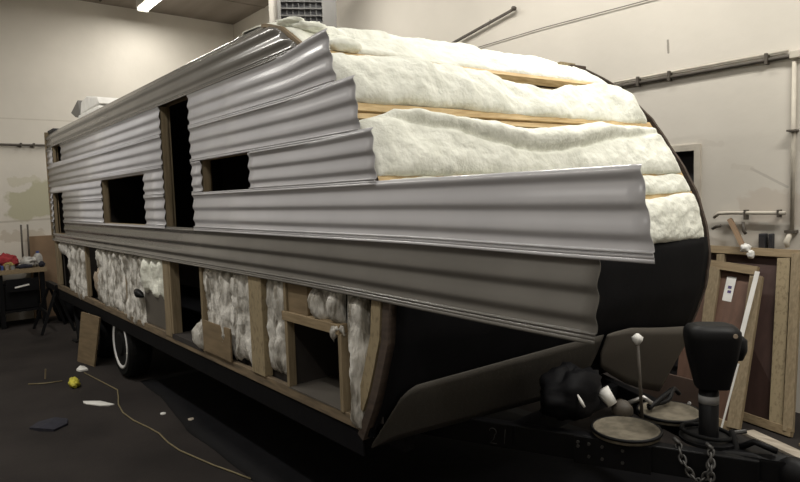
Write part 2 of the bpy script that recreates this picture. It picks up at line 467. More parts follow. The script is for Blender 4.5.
# hanging unit heater with a louvred grille
hr = Vector((0.521, 0.853, 0)).normalized()
hn = Vector((hr.y, -hr.x, 0))                      # faces the camera
HC = Vector((-6.88, 2.6, 4.2))
t = thing('unit_heater', (HC.x, HC.y, 3.4), 'grey unit heater with dark louvred grille hung under the ceiling', 'heater')
def hb(mb, a0, a1, d0, d1, z0, z1):
    """box in heater axes: a along the face, d toward the camera"""
    vs = [HC + hr * a + hn * dd + Vector((0, 0, z - HC.z)) for z in (z0, z1) for dd in (d0, d1) for a in (a0, a1)]
    return mb.add(vs, [(0, 2, 3, 1), (4, 5, 7, 6), (0, 1, 5, 4), (2, 6, 7, 3), (0, 4, 6, 2), (1, 3, 7, 5)])
A0, A1, G0, G1 = -0.36, 0.38, -0.315, 0.20
Z0, Z1 = 3.45, 4.55
hb(MB(), A0, A1, -0.40, -0.06, Z0, Z1).build('cabinet', M['heater_grey'], t, bevel=0.01)
mb = MB(); hb(mb, A0, G0, -0.06, 0, Z0, Z1); hb(mb, G1, A1, -0.06, 0, Z0, Z1); hb(mb, G0, G1, -0.06, 0, Z1 - 0.08, Z1); hb(mb, G0, G1, -0.06, 0, Z0, Z0 + 0.08)
mb.build('grille_frame', M['heater_grey'], t)
hb(MB(), G0, G1, -0.058, -0.05, Z0 + 0.08, Z1 - 0.08).build('backing', M['heater_dark'], t)
hb(MB(), A0 - 0.11, A0 - 0.005, -0.35, -0.10, Z0, Z1).build('side_duct', M['heater_light'], t, bevel=0.008)
sl = None
for i in range(11):
    z = Z0 + 0.12 + i * 0.088
    q = hb(MB(), G0, G1, -0.045, -0.004, z, z + 0.018).build('louvre', M['louvre'], t)
for i in range(6):
    a = G0 + (i + 1) * (G1 - G0) / 7
    hb(MB(), a - 0.008, a + 0.008, -0.048, -0.022, Z0 + 0.08, Z1 - 0.08).build('louvre_bar', M['louvre'], t)
for a in (-0.3, 0.3):
    p = HC + hr * a + hn * -0.3
    MB().tube([(p.x, p.y, Z1 - 0.01), (p.x, p.y, ZC)], 0.012, 8).build('hanger_rod', M['pipe_dark'], t)

t = thing('ceiling_light', (-9.35, 1.72, ZC), 'lit white fluorescent strip light on the ceiling near the left end wall', 'light')
MB().box(-10.45, -8.2, 1.62, 1.82, ZC - 0.12, ZC).build('housing', M['white'], t, bevel=0.01)
for y in (1.67, 1.77):
    MB().tube([(-10.42, y, ZC - 0.145), (-8.23, y, ZC - 0.145)], 0.022, 10).build('fluorescent_tube', M['tube'], t, smooth=True)
for x in (-10.44, -8.21):
    MB().box(x - 0.01, x + 0.01, 1.63, 1.81, ZC - 0.17, ZC - 0.11).build('lamp_holder', M['white'], t)
t = thing('ceiling_hook', (-10.4, 1.08, ZC), 'small dark hook hanging from the ceiling near the strip light', 'hook')
MB().tube([(-10.4, 1.13, ZC), (-10.4, 1.12, ZC - 0.06), (-10.4, 1.07, ZC - 0.13)], 0.016, 8).build('shank', M['pipe_dark'], t, smooth=True)
MB().box(-10.45, -10.35, 1.09, 1.17, ZC - 0.012, ZC).build('base_plate', M['pipe_dark'], t)

# ------------------------------------------------------------------ the trailer
FZ = [0.25, 0.45, 0.59, 0.788, 0.888, 1.072, 1.30, 1.44, 1.672, 1.851, 2.003, 2.166, 2.336, 2.422, 2.529, 2.59, 2.64, 2.663, 2.68]
FX = [-2.20, -2.10, -2.03, -1.926, -1.886, -1.822, -1.798, -1.818, -1.888, -1.981, -2.082, -2.187, -2.349, -2.44, -2.608, -2.709, -2.866, -3.0, -3.30]
TW = 2.4
XR = -9.2
def shift(z): return float(np.interp(z, [1.2, 2.6], [0.25, 0.17]))
def front(y, z): return float(np.interp(z, FZ, FX)) - shift(z) * (1 - y / TW)
def fnorm(y, z):
    e = 0.02
    dx = front(y, min(z + e, 2.68)) - front(y, z - e)
    dz = min(z + e, 2.68) - (z - e)
    return Vector((dz, 0, -dx)).normalized()
def fpt(y, z, off=0.0):
    n = fnorm(y, z)
    return Vector((front(y, z), y, z)) + n * off
def zs_between(z0, z1, n):
    """heights spaced evenly along the curve of the nose"""
    zz = np.linspace(z0, z1, 400)
    xx = np.interp(zz, FZ, FX)
    s = np.concatenate([[0], np.cumsum(np.hypot(np.diff(zz), np.diff(xx)))])
    return [float(np.interp(k * s[-1] / n, s, zz)) for k in range(n + 1)]

T = thing('travel_trailer', (-5.5, 1.2, 0.0), 'long travel trailer stripped for repair, ribbed white and charcoal siding half on', 'trailer')

# --- shell: far wall, rear wall, roof, floor
mb = MB()
prof = [(XR, 0.62), (XR, 2.67)] + [(front(TW, z) - 0.02, z) for z in reversed(FZ[2:-1])]
mb.prism([(x, TW - 0.04, z) for x, z in prof], (0, 0.04, 0))
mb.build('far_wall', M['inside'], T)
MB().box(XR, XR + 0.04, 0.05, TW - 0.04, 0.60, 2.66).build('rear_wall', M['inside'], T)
rf = MB()
rf.grid([[(XR, y, z), (-3.05 - 0.17 * (1 - y / TW), y, z)] for y, z in ((0.075, 2.64), (0.11, 2.66), (TW - 0.04, 2.665))])
rf.build('roof', M['heater_light'], T, solid=0.012)
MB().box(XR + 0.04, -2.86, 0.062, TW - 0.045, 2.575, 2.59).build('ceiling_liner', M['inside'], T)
MB().box(XR, -2.25, 0.02, TW, 0.60, 0.66).build('floor_deck', M['black'], T)
MB().bar((XR, 0.02, 0.655), (-2.28, 0.02, 0.655), 0.035, 0.06).build('floor_plate', M['wood_dark'], T, bevel=0.003)

# --- windows and door openings (x0, x1, z0, z1)
OPEN = [(-8.86, -8.33, 2.262, 2.47), (-9.04, -8.43, 1.37, 1.885), (-6.58, -5.24, 1.535, 1.955), (-4.01, -3.30, 1.775, 1.985), (-4.77, -4.18, 0.68, 2.435)]
# inner wall panel with the same holes
xs = sorted({XR, -3.06} | {v for o in OPEN for v in o[:2]})
zs = sorted({1.25, 2.64} | {v for o in OPEN for v in o[2:] if v > 1.25})
mb = MB()
for i in range(len(xs) - 1):
    for j in range(len(zs) - 1):
        cx, cz = (xs[i] + xs[i + 1]) / 2, (zs[j] + zs[j + 1]) / 2
        if any(o[0] < cx < o[1] and o[2] < cz < o[3] for o in OPEN): continue
        mb.box(xs[i], xs[i + 1], 0.05, 0.058, zs[j], zs[j + 1])
mb.build('inner_wall_panel', M['ply'], T)
# nose part of the side wall behind the loose siding ends
poly = [(-3.06, 0.05, 1.25)] + [(front(0, z) - 0.06, 0.05, z) for z in np.linspace(1.25, 2.6, 16)] + [(-3.06, 0.05, 2.6)]
MB().prism(poly, (0, 0.008, 0)).build('nose_wall_panel', M['ply'], T)

def jamb(o, d=0.09, m='wood_z', left=True, right=True, sill=True, head=True):
    x0, x1, z0, z1 = o
    if left: MB().box(x0 - 0.038, x0, 0.0, d, z0, z1).build('jamb', M[m], T, bevel=0.002)
    if right: MB().box(x1, x1 + 0.038, 0.0, d, z0, z1).build('jamb', M[m], T, bevel=0.002)
    if sill: MB().box(x0 - 0.038, x1 + 0.038, 0.0, d, z0 - 0.038, z0).build('sill', M['wood_x'], T, bevel=0.002)
    if head: MB().box(x0 - 0.038, x1 + 0.038, 0.0, d, z1, z1 + 0.038).build('header', M['wood_x'], T, bevel=0.002)
for o in OPEN[:2]: jamb(o, 0.035)
for o in OPEN[2:4]: jamb(o, 0.058)
jamb(OPEN[4], d=0.07, sill=False, head=False)

# --- ribbed siding
def waves(v, A=0.0110):
    """outward offset of the ribbed sheet at v (0 top, 1 bottom of one course): rounded ribs with a sharp under-edge, then a lined flat lip"""
    if v > 0.885:
        return A + 0.002 - (0.0013 if 0.905 < v < 0.925 or 0.945 < v < 0.962 else 0.0)
    u = ((v - 0.055) / 0.32) % 1.0
    if u < 0.36:
        q = u / 0.36
        y = A * (1 - q * q * (3 - 2 * q))
    else:
        q = (u - 0.36) / 0.64
        y = A * (q * q * (3 - 2 * q))
    return y * min(1.0, v / 0.05)
def course(name, ztop, zbot, x0, xend, m, lift=None, cuts=True, base=-0.006, label=None, roll=False, skip=None):
    """one sheet of siding from x0 to xend(v), cut out at the openings except number `skip`"""
    OPN = [o for k, o in enumerate(OPEN) if k != skip]
    nv = 54
    vs = sorted({i / nv for i in range(nv + 1)} | {0.884, 0.886, 0.904, 0.906, 0.924, 0.926, 0.944, 0.946, 0.961, 0.963})
    zl = [ztop + (zbot - ztop) * v for v in vs]
    for o in OPN if cuts else []:
        for zz in o[2:]:
            if zbot < zz < ztop: zl.append(zz)
    zl = sorted(set(round(z, 4) for z in zl), reverse=True)
    xb = {x0}
    for o in OPN if cuts else []:
        if o[2] < ztop - 0.01 and o[3] > zbot + 0.01: xb |= {o[0], o[1]}
    xm = max(xb)
    xe = xend(0.5)
    fixed = sorted(xb)
    n2 = max(6, int((xe - max(xm, -3.4)) / 0.06))
    start = max(xm, -3.4) if xm < -3.4 else xm
    if start > xm + 1e-6: fixed.append(start)
    P = []
    for z in zl:
        v = (ztop - z) / (ztop - zbot)
        e = xend(v)
        row = list(fixed) + [start + (e - start) * k / n2 for k in range(1, n2 + 1)]
        pts = []
        for x in row:
            y = base - waves(v)
            zz = z
            if roll and z > 2.60:
                y += 4.0 * (z - 2.60) ** 2 * 3
            if lift:
                dy, dz = lift(x, v)
                y -= dy; zz += dz
            pts.append((x, y, zz))
        P.append(pts)
    mb = MB()
    nr, nc = len(P), len(P[0])
    mb.v = [p for r in P for p in r]
    for i in range(nr - 1):
        for j in range(nc - 1):
            cx = (P[i][j][0] + P[i][j + 1][0]) / 2
            cz = (zl[i] + zl[i + 1]) / 2
            if cuts and any(o[0] < cx < o[1] and o[2] < cz < o[3] for o in OPN): continue
            mb.f.append((i * nc + j, i * nc + j + 1, (i + 1) * nc + j + 1, (i + 1) * nc + j))
    o = mb.build(name, m, T, smooth=True, solid=0.002)
    if label: o['label'] = label
    return o

def sm(x, a, b2):
    q = min(1, max(0, (x - a) / (b2 - a)))
    return q * q * (3 - 2 * q)
rag = lambda k, a=0.0015: (lambda v: a * math.sin(v * 18.5 + k))
dt_end = lambda v: front(0, min(2.68, 2.68 - 0.245 * v)) - 0.015
course('siding_course', 2.68, 2.435, XR, dt_end, M['siding_dark'], label='charcoal ribbed siding sheet under the roof edge', roll=True)
course('siding_course', 2.45, 2.205, XR, lambda v: -2.388 + 0.022 * v + rag(0)(v), M['siding_white'],
       lift=lambda x, v: (0.030 * sm(x, -3.0, -2.4) * (1 - v), 0.022 * sm(x, -2.85, -2.4) * (1 - 0.6 * v)), label='top white ribbed siding sheet, flared at its loose end')
course('siding_course', 2.222, 1.975, XR, lambda v: -2.202 + 0.004 * v + rag(1)(v), M['siding_white'],
       lift=lambda x, v: (0.022 * sm(x, -2.9, -2.2) * (1 - v), 0.012 * sm(x, -2.7, -2.2) * (1 - v)))
course('siding_course', 1.992, 1.757, XR, lambda v: -2.092 - 0.003 * v + rag(2)(v), M['siding_white'],
       lift=lambda x, v: (0.016 * sm(x, -2.8, -2.1) * (1 - v), 0.008 * sm(x, -2.6, -2.1) * (1 - v)))
course('siding_course', 1.775, 1.515, XR, lambda v: -0.895 + 0.042 * v + rag(3)(v), M['siding_white'], lift=lambda x, v: (0, -0.012 * sm(x, -2.0, -0.9) * v),
       label='lowest white ribbed siding sheet, reaching far past the nose')
course('siding_course', 1.533, 1.268, XR, lambda v: -1.024 - 0.018 * v + rag(4)(v), M['siding_dark'], skip=4,
       lift=lambda x, v: (0, -0.020 * sm(x, -3.0, -1.0) * v), label='charcoal ribbed siding sheet along the waist, overhanging the nose')
MB().box(XR - 0.03, XR + 0.015, -0.02, 0.03, 1.28, 2.68).build('corner_trim', M['wood_z'], T)
# roof vent near the rear
rv = MB(); rv.box(-7.95, -7.05, 0.12, 0.62, 2.665, 2.76)
rv = rv.build('roof_vent', M['white'], T, bevel=0.02)
MB().prism([(-8.15, 0.14, 2.76), (-8.38, 0.14, 2.84), (-8.0, 0.14, 2.94), (-7.95, 0.14, 2.76)], (0, 0.4, 0)).build('vent_flap', M['heater_grey'], rv)
MB().prism([(-7.93, 0.14, 2.76), (-7.85, 0.14, 2.90), (-7.6, 0.14, 2.93), (-7.15, 0.14, 2.86), (-7.05, 0.14, 2.78)], (0, 0.44, 0)).build('vent_lid', M['white'], rv, bevel=0.015)
MB().box(XR - 0.02, XR + 0.35, 0.02, 0.10, 2.665, 2.70).build('roof_edge_trim', M['heater_dark'], T)

# --- lower side: studs, batts, hatch, compartments
def stud(x0, x1, z0, z1, m='wood_z', y0=0.0, y1=0.045, name='stud'):
    return MB().box(x0, x1, y0, y1, z0, z1).build(name, M[m], T, bevel=0.002)
def side_batt(x0, x1, z0, z1, seed, th=0.045, m='insul_low', ragb=0.05, ybase=0.05, streak=1.0, topr=0.02):
    nx, nzv = max(10, int((x1 - x0) / 0.022)), max(10, int((z1 - z0) / 0.022))
    P = []
    for j in range(nzv + 1):
        v = j / nzv
        row = []
        for i in range(nx + 1):
            u = i / nx
            x = x0 + (x1 - x0) * u
            zb = z0 + ragb * nz(x, 0, seed, 6, seed)
            zt = z1 + topr * nz(x, 3, seed, 5, seed)
            z = zb + (zt - zb) * v
            e = min(1, min(u, 1 - u) * (x1 - x0) / 0.05) ** 0.5 * min(1, min(v, 1 - v) * (z1 - z0) / 0.05) ** 0.5
            b2 = th * e * (0.75 + 0.35 * math.sin(x * 31 * streak + seed)) + 0.024 * e * nz(x * 2.4, 0, z * 0.8, 5, seed) + 0.012 * e * nz(x, 1, z, 17, seed) + 0.016 * e * nz(x * 3.0, 1, z, 9, seed + 2)
            xx = x + 0.012 * nz(x, 0, z, 4, seed + 5) * (1 if 0 < i < nx else 2)
            row.append((xx, ybase - max(0.0, b2), z))
        P.append(row)
    return MB().grid(P).build('insulation_batt', M[m], T, smooth=True, solid=0.01)
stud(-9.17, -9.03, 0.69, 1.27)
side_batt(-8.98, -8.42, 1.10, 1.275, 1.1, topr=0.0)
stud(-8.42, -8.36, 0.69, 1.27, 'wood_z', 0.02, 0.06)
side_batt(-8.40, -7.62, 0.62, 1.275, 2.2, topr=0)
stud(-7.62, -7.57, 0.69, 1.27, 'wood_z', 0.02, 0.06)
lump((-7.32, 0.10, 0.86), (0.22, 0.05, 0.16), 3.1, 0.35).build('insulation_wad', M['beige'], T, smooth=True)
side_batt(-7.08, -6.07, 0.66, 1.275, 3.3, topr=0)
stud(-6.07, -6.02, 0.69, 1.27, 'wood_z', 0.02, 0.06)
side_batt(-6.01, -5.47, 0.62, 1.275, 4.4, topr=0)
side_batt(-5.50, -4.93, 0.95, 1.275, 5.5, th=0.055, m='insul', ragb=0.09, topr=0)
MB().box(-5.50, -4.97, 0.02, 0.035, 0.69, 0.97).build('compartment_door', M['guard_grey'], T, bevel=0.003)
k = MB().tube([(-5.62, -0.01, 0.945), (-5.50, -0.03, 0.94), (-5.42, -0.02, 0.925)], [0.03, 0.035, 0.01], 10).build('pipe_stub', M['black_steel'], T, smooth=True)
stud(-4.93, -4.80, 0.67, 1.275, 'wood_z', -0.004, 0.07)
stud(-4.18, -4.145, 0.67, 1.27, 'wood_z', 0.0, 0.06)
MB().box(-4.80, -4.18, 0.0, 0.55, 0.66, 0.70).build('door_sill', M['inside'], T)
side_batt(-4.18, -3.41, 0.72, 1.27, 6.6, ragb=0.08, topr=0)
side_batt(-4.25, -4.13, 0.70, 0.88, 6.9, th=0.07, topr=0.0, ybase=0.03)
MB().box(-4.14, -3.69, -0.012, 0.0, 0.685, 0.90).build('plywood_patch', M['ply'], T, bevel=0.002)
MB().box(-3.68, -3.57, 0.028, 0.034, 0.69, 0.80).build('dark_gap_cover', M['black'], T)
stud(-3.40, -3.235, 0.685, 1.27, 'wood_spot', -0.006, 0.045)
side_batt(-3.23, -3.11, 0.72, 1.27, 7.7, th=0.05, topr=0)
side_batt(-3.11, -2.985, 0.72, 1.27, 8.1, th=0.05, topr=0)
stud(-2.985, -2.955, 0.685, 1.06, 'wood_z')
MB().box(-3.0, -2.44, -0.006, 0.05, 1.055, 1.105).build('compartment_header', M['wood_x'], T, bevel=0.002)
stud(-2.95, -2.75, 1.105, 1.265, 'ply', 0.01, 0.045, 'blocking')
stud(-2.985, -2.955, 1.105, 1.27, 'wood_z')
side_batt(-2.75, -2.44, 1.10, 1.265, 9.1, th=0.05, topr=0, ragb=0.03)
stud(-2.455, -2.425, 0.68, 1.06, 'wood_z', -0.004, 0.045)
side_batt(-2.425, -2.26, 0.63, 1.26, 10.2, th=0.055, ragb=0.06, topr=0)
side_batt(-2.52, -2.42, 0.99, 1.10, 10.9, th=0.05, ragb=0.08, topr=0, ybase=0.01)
# storage box at the front
mb = MB()
mb.box(-2.97, -2.44, 0.62, 0.63, 0.68, 1.06); mb.box(-2.98, -2.97, 0.05, 0.63, 0.68, 1.06)
mb.box(-2.44, -2.43, 0.05, 0.63, 0.68, 1.06); mb.box(-2.98, -2.43, 0.05, 0.63, 1.06, 1.07)
mb.build('storage_box', M['inside'], T)
MB().box(-2.97, -2.44, 0.0, 0.63, 0.68, 0.688).build('storage_floor', M['guard_grey'], T)
# dark boxes behind the two rear openings, so the floor and partitions are there
mb = MB()
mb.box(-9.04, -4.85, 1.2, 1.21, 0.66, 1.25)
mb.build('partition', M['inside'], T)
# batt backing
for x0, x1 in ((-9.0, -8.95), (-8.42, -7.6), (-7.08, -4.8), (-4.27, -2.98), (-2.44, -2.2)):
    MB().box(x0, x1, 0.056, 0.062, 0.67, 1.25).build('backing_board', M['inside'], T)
# black corner and curved ribs at the nose
poly = [(-2.24, 0.046, 0.60), (-2.24, 0.046, 1.30)] + [(front(0, z) - 0.03, 0.046, z) for z in np.linspace(1.30, 0.60, 10)]
MB().prism(poly, (0, 0.008, 0)).build('black_corner_sheet', M['black'], T)
def edge_strip(name, m, y0, y1, z0, z1, o0, o1, n=24, far=False):
    P = []
    for z in zs_between(z0, z1, n):
        yy = TW if far else 0.0
        nn = fnorm(yy, z)
        c = Vector((front(yy, z), 0, z))
        a, b2 = c + nn * o0, c + nn * o1
        w = 0.006 * nz(0, 0, z, 9, 2) if far else 0
        P.append([(a.x, y0, a.z), (b.x + w if False else b2.x + w, y0, b2.z), (b2.x + w, y1, b2.z), (a.x, y1, a.z), (a.x, y0, a.z)])
    return MB().grid(P).build(name, M[m], T)
edge_strip('nose_rib', 'ply_dark', 0.0, 0.05, 0.585, 2.45, -0.045, 0.0)
edge_strip('nose_rib', 'wood_spot', -0.004, 0.04, 0.70, 1.27, -0.12, -0.055)
edge_strip('nose_rib', 'ply', -0.004, 0.02, 2.44, 2.648, -0.012, 0.008)
edge_strip('far_edge_board', 'ply_dark', TW - 0.014, TW + 0.012, 0.74, 2.61, -0.05, 0.018, 40, True)

# --- nose: inner skin, studs, batts, black sheet, rock guard
P = [[fpt(y, z, -0.055) for y in np.linspace(0.05, TW - 0.04, 4)] for z in zs_between(0.6, 2.66, 30)]
MB().grid(P).build('nose_inner_skin', M['ply'], T, solid=0.008)
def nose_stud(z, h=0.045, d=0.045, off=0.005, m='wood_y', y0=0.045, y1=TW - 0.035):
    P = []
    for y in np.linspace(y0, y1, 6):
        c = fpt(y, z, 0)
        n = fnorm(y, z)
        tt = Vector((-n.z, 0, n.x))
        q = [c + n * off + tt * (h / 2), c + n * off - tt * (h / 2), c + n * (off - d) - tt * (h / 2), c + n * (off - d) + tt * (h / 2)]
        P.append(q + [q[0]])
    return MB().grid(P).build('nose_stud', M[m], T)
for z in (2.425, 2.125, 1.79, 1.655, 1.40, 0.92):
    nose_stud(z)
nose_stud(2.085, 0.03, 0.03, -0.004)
def I(pts):
    xs_, ys_ = zip(*pts)
    return lambda y: float(np.interp(y, xs_, ys_))
def nose_batt(y0, y1, ztop, zbot, th, seed, groove=None, roll=0.05, m='insul', big=0.035, name='insulation_batt'):
    ny, nv = int((y1 - y0) / 0.016), 34
    rows = [[None] * (ny + 1) for _ in range(nv + 1)]
    for i in range(ny + 1):
        y = y0 + (y1 - y0) * i / ny
        zz = zs_between(zbot(y) + 0.010 * nz(y, 0, 0, 5, seed), min(2.679, ztop(y) + 0.010 * nz(y, 4, 0, 5, seed)), nv)
        for j in range(nv + 1):
            v = j / nv
            z = zz[j]
            eu = min(1, min(i, ny - i) / ny * (y1 - y0) / 0.09) ** 0.5
            e = (1 - abs(2 * v - 1) ** 3.0) ** 0.5 if 0 < v < 1 else 0
            h = th * e * eu
            h += eu * e * (big * nz(y, 0, z, 2.6, seed) + 0.013 * nz(y, 2, z, 8, seed) + 0.004 * nz(y, 2, z, 22, seed))
            if groove is not None:
                g = groove(y)
                if g is not None:
                    dz = z - g
                    h += eu * e * (roll * sm(dz, -0.01, 0.05) * min(1, (1 - abs(y - 1.1) / 1.35) * 2.2) - 0.022 * math.exp(-(dz / 0.014) ** 2))
            if j in (0, nv): h = -0.03
            rows[j][i] = fpt(y, z, h)
    return MB().grid(rows).build(name, M[m], T, smooth=True, solid=0.006)
# A: rolled batt over the roof curve
nose_batt(0.02, 2.36, I([(0, 2.677), (2.4, 2.665)]), I([(0, 2.47), (0.3, 2.475), (0.6, 2.45), (1.4, 2.43), (2.4, 2.435)]), 0.016, 11.0,
          groove=I([(0, 2.60), (0.5, 2.605), (1.2, 2.60), (2.4, 2.60)]), roll=0.03, big=0.025)
# B: tall batt
nose_batt(0.03, 2.33, I([(0, 2.40), (1.05, 2.40), (1.25, 2.36), (1.45, 2.33), (1.62, 2.33), (1.8, 2.37), (2.4, 2.40)]),
          I([(0, 2.15), (0.3, 2.145), (1.5, 2.13), (2.4, 2.125)]), 0.06, 12.0, big=0.045)
# C: tall batt with its top folded over in a roll
nose_batt(0.04, 2.36, I([(0, 2.05), (0.15, 2.07), (0.25, 2.105), (0.38, 2.105), (0.6, 2.075), (0.8, 2.055), (1.05, 2.02), (1.25, 2.035), (1.4, 2.05), (1.7, 2.085), (2.4, 2.085)]),
          I([(0, 1.79), (2.4, 1.785)]), 0.06, 13.0,
          groove=I([(0.2, 2.06), (0.31, 2.041), (0.42, 2.016), (0.56, 1.995), (0.7, 1.957), (0.85, 1.926), (1.02, 1.912), (1.17, 1.902), (1.3, 1.908), (1.48, 1.934), (1.7, 1.974), (2.14, 2.02), (2.4, 2.05)]), roll=0.055, big=0.022)
# D, E: short batts lower down
nose_batt(0.04, 2.36, I([(0, 1.782), (2.4, 1.782)]), I([(0, 1.672), (2.4, 1.668)]), 0.045, 14.0, big=0.02)
nose_batt(0.04, 2.37, I([(0, 1.645), (1.9, 1.64), (2.25, 1.664), (2.4, 1.664)]), I([(0, 1.38), (2.4, 1.375)]), 0.045, 15.0, m='insul', big=0.035)
lump((-2.62, 0.22, 2.475), (0.05, 0.10, 0.035), 7.7, 0.2).build('insulation_wad', M['insul'], T, smooth=True)
for k2, (y, z) in enumerate(((2.28, 2.605), (2.30, 2.575))):
    a = fpt(y - 0.09, z, 0.022); b2 = fpt(y + 0.07, z, 0.022)
    MB().bar(a, b2, 0.03, 0.02).build('wood_scrap', M['ply_dark'] if k2 else M['wood_spot'], T)
# ragged insulation on the near roof corner
lump((-2.93, 0.10, 2.635), (0.09, 0.08, 0.025), 5.2, 0.3, n=28, m=16, freq=3).build('insulation_wad', M['insul'], T, smooth=True)
lump((-2.84, 0.16, 2.60), (0.06, 0.10, 0.03), 6.2, 0.3, n=28, m=16, freq=3).build('insulation_wad', M['insul'], T, smooth=True)

P = [[fpt(y, z, 0.012 + 0.006 * nz(y, 0, z, 3, 8)) for y in np.linspace(0.03, TW - 0.02, 40)] for z in zs_between(0.60, 1.385, 16)]
MB().grid(P).build('black_nose_sheet', M['black'], T, smooth=True, solid=0.004)
# rock guard: near half diamond plate with cut corner, far half plain, hanging lower, its light painted in as a paler grey
def gsheet(name, m, cols, nv=8, off=0.035):
    """cols: (y, ztop, zbot)"""
    ys, zt, zb = zip(*cols)
    P = []
    for y in np.linspace(ys[0], ys[-1], 40):
        a, b2 = float(np.interp(y, ys, zt)), float(np.interp(y, ys, zb))
        P.append([fpt(y, a + (b2 - a) * k / nv, off) for k in range(nv + 1)])
    o = MB().grid(P).build(name, M[m], T, smooth=True, solid=0.006)
    return o
gsheet('rock_guard', 'diamond', [(0.03, 0.59, 0.565), (0.11, 0.83, 0.57), (0.18, 0.862, 0.572), (1.1, 0.895, 0.552), (1.45, 0.90, 0.555)])['label'] = 'dark diamond plate guard on the near half of the nose'
gsheet('rock_guard', 'guard_grey', [(1.46, 0.905, 0.80), (1.52, 0.912, 0.70), (1.66, 0.915, 0.62), (1.9, 0.88, 0.50), (2.05, 0.86, 0.44), (2.38, 0.82, 0.33)], off=0.05)['label'] = 'plain grey guard sheet on the far half of the nose'

# --- chassis, wheels, tongue
for y in (0.30, 2.0):
    MB().box(-9.1, -2.35, y, y + 0.06, 0.42, 0.60).build('chassis_rail', M['black_steel'], T)
MB().box(XR, -2.3, 0.012, 0.022, 0.50, 0.63).build('side_skirt', M['black'], T)
for x in (-8.6, -7.6, -5.2, -4.2, -3.2, -2.5):
    MB().box(x - 0.03, x + 0.03, 0.02, 2.35, 0.52, 0.60).build('outrigger', M['black_steel'], T)
def wheel(x, y):
    R = 0.34
    mb = MB().lathe([(0.22, 0.0), (0.30, -0.005), (0.33, 0.02), (R, 0.05), (R, 0.16), (0.33, 0.19), (0.30, 0.21), (0.22, 0.21)], (x, y, R), 'y', 36)
    w = mb.build('wheel', M['rubber'], T, smooth=False, bevel=0)
    MB().lathe([(0.245, 0.004), (0.25, -0.008), (0.235, -0.012), (0.215, 0.0), (0.20, 0.035), (0.17, 0.05), (0.13, 0.03), (0.10, 0.02), (0.055, 0.02), (0.05, -0.01), (0.02, -0.012)], (x, y, R), 'y', 32).build('rim', M['rim'], w, smooth=True)
    MB().lathe([(0.02, -0.016), (0.10, -0.014), (0.125, 0.0), (0.125, 0.05)], (x, y, R), 'y', 24).build('hub_cover', M['rubber'], w)
    for k in range(8):
        th = 2 * math.pi * k / 8
        MB().lathe([(0.026, 0.02), (0.026, 0.052)], (x + 0.155 * math.cos(th), y - 0.001, R + 0.155 * math.sin(th)), 'y', 8).build('rim_slot', M['rubber'], w)
    for k in range(5):
        th = 2 * math.pi * k / 5 + 0.3
        MB().lathe([(0.011, 0.0), (0.011, 0.022)], (x + 0.08 * math.cos(th), y, R + 0.08 * math.sin(th)), 'y', 6).build('lug_nut', M['galv'], w)
wheel(-6.42, 0.03)
wheel(-7.46, 0.03)
for x in (-6.42, -7.46):
    MB().tube([(x, 0.2, 0.34), (x, 2.2, 0.34)], 0.04, 10).build('axle', M['black_steel'], T)
# A-frame tongue
for y0, y1 in ((0.46, 1.15), (1.94, 1.25)):
    MB().bar((-2.62 - 0.32, y0 - 0.138 * (1 if y0 < 1 else -1), 0.49), (-1.02, y1, 0.49), 0.06, 0.125).build('tongue_rail', M['black_steel'], T, bevel=0.006)
MB().bar((-2.0, 0.70, 0.50), (-2.0, 1.70, 0.50), 0.06, 0.10).build('cross_member', M['black_steel'], T)
cp = MB()
cp.prism([(-1.20, 1.10, 0.55), (-0.93, 1.155, 0.555), (-0.86, 1.165, 0.52), (-0.86, 1.235, 0.52), (-0.93, 1.245, 0.555), (-1.20, 1.30, 0.55)], (0, 0, -0.10))
cpo = cp.build('coupler', M['black_steel'], T, bevel=0.01)
lump((-0.90, 1.2, 0.505), (0.075, 0.065, 0.075), 1.0, 0.03).build('ball_socket', M['black_steel'], cpo, smooth=True)
MB().tube([(-1.12, 1.2, 0.555), (-1.06, 1.2, 0.60), (-0.97, 1.2, 0.585)], 0.014, 8).build('latch_handle', M['black_steel'], cpo, smooth=True)
MB().tube([(-1.17, 1.27, 0.59), (-1.13, 1.30, 0.60)], 0.010, 8).build('latch_pin', M['bolt'], cpo)
# plate with two rows of bolts on the near rail
d_ = Vector((1.60, 0.69, 0)).normalized()
n_ = Vector((d_.y, -d_.x, 0))
def railpt(tt, z, o=0.031):
    return Vector((-2.62, 0.46, z)) + d_ * tt + n_ * o
bp = MB()
bp.bar(railpt(0.98, 0.485, 0.036), railpt(1.32, 0.485, 0.036), 0.012, 0.13)
bp = bp.build('bolt_plate', M['black_steel'], T, bevel=0.002)
for tt, z in ((1.00, 0.525), (1.00, 0.505), (1.05, 0.522), (1.11, 0.518), (1.20, 0.515), (1.05, 0.462), (1.11, 0.460), (1.20, 0.458)):
    p = railpt(tt, z, 0.043)
    MB().tube([p, p + n_ * 0.008], 0.0075, 8).build('bolt', M['bolt'], bp)
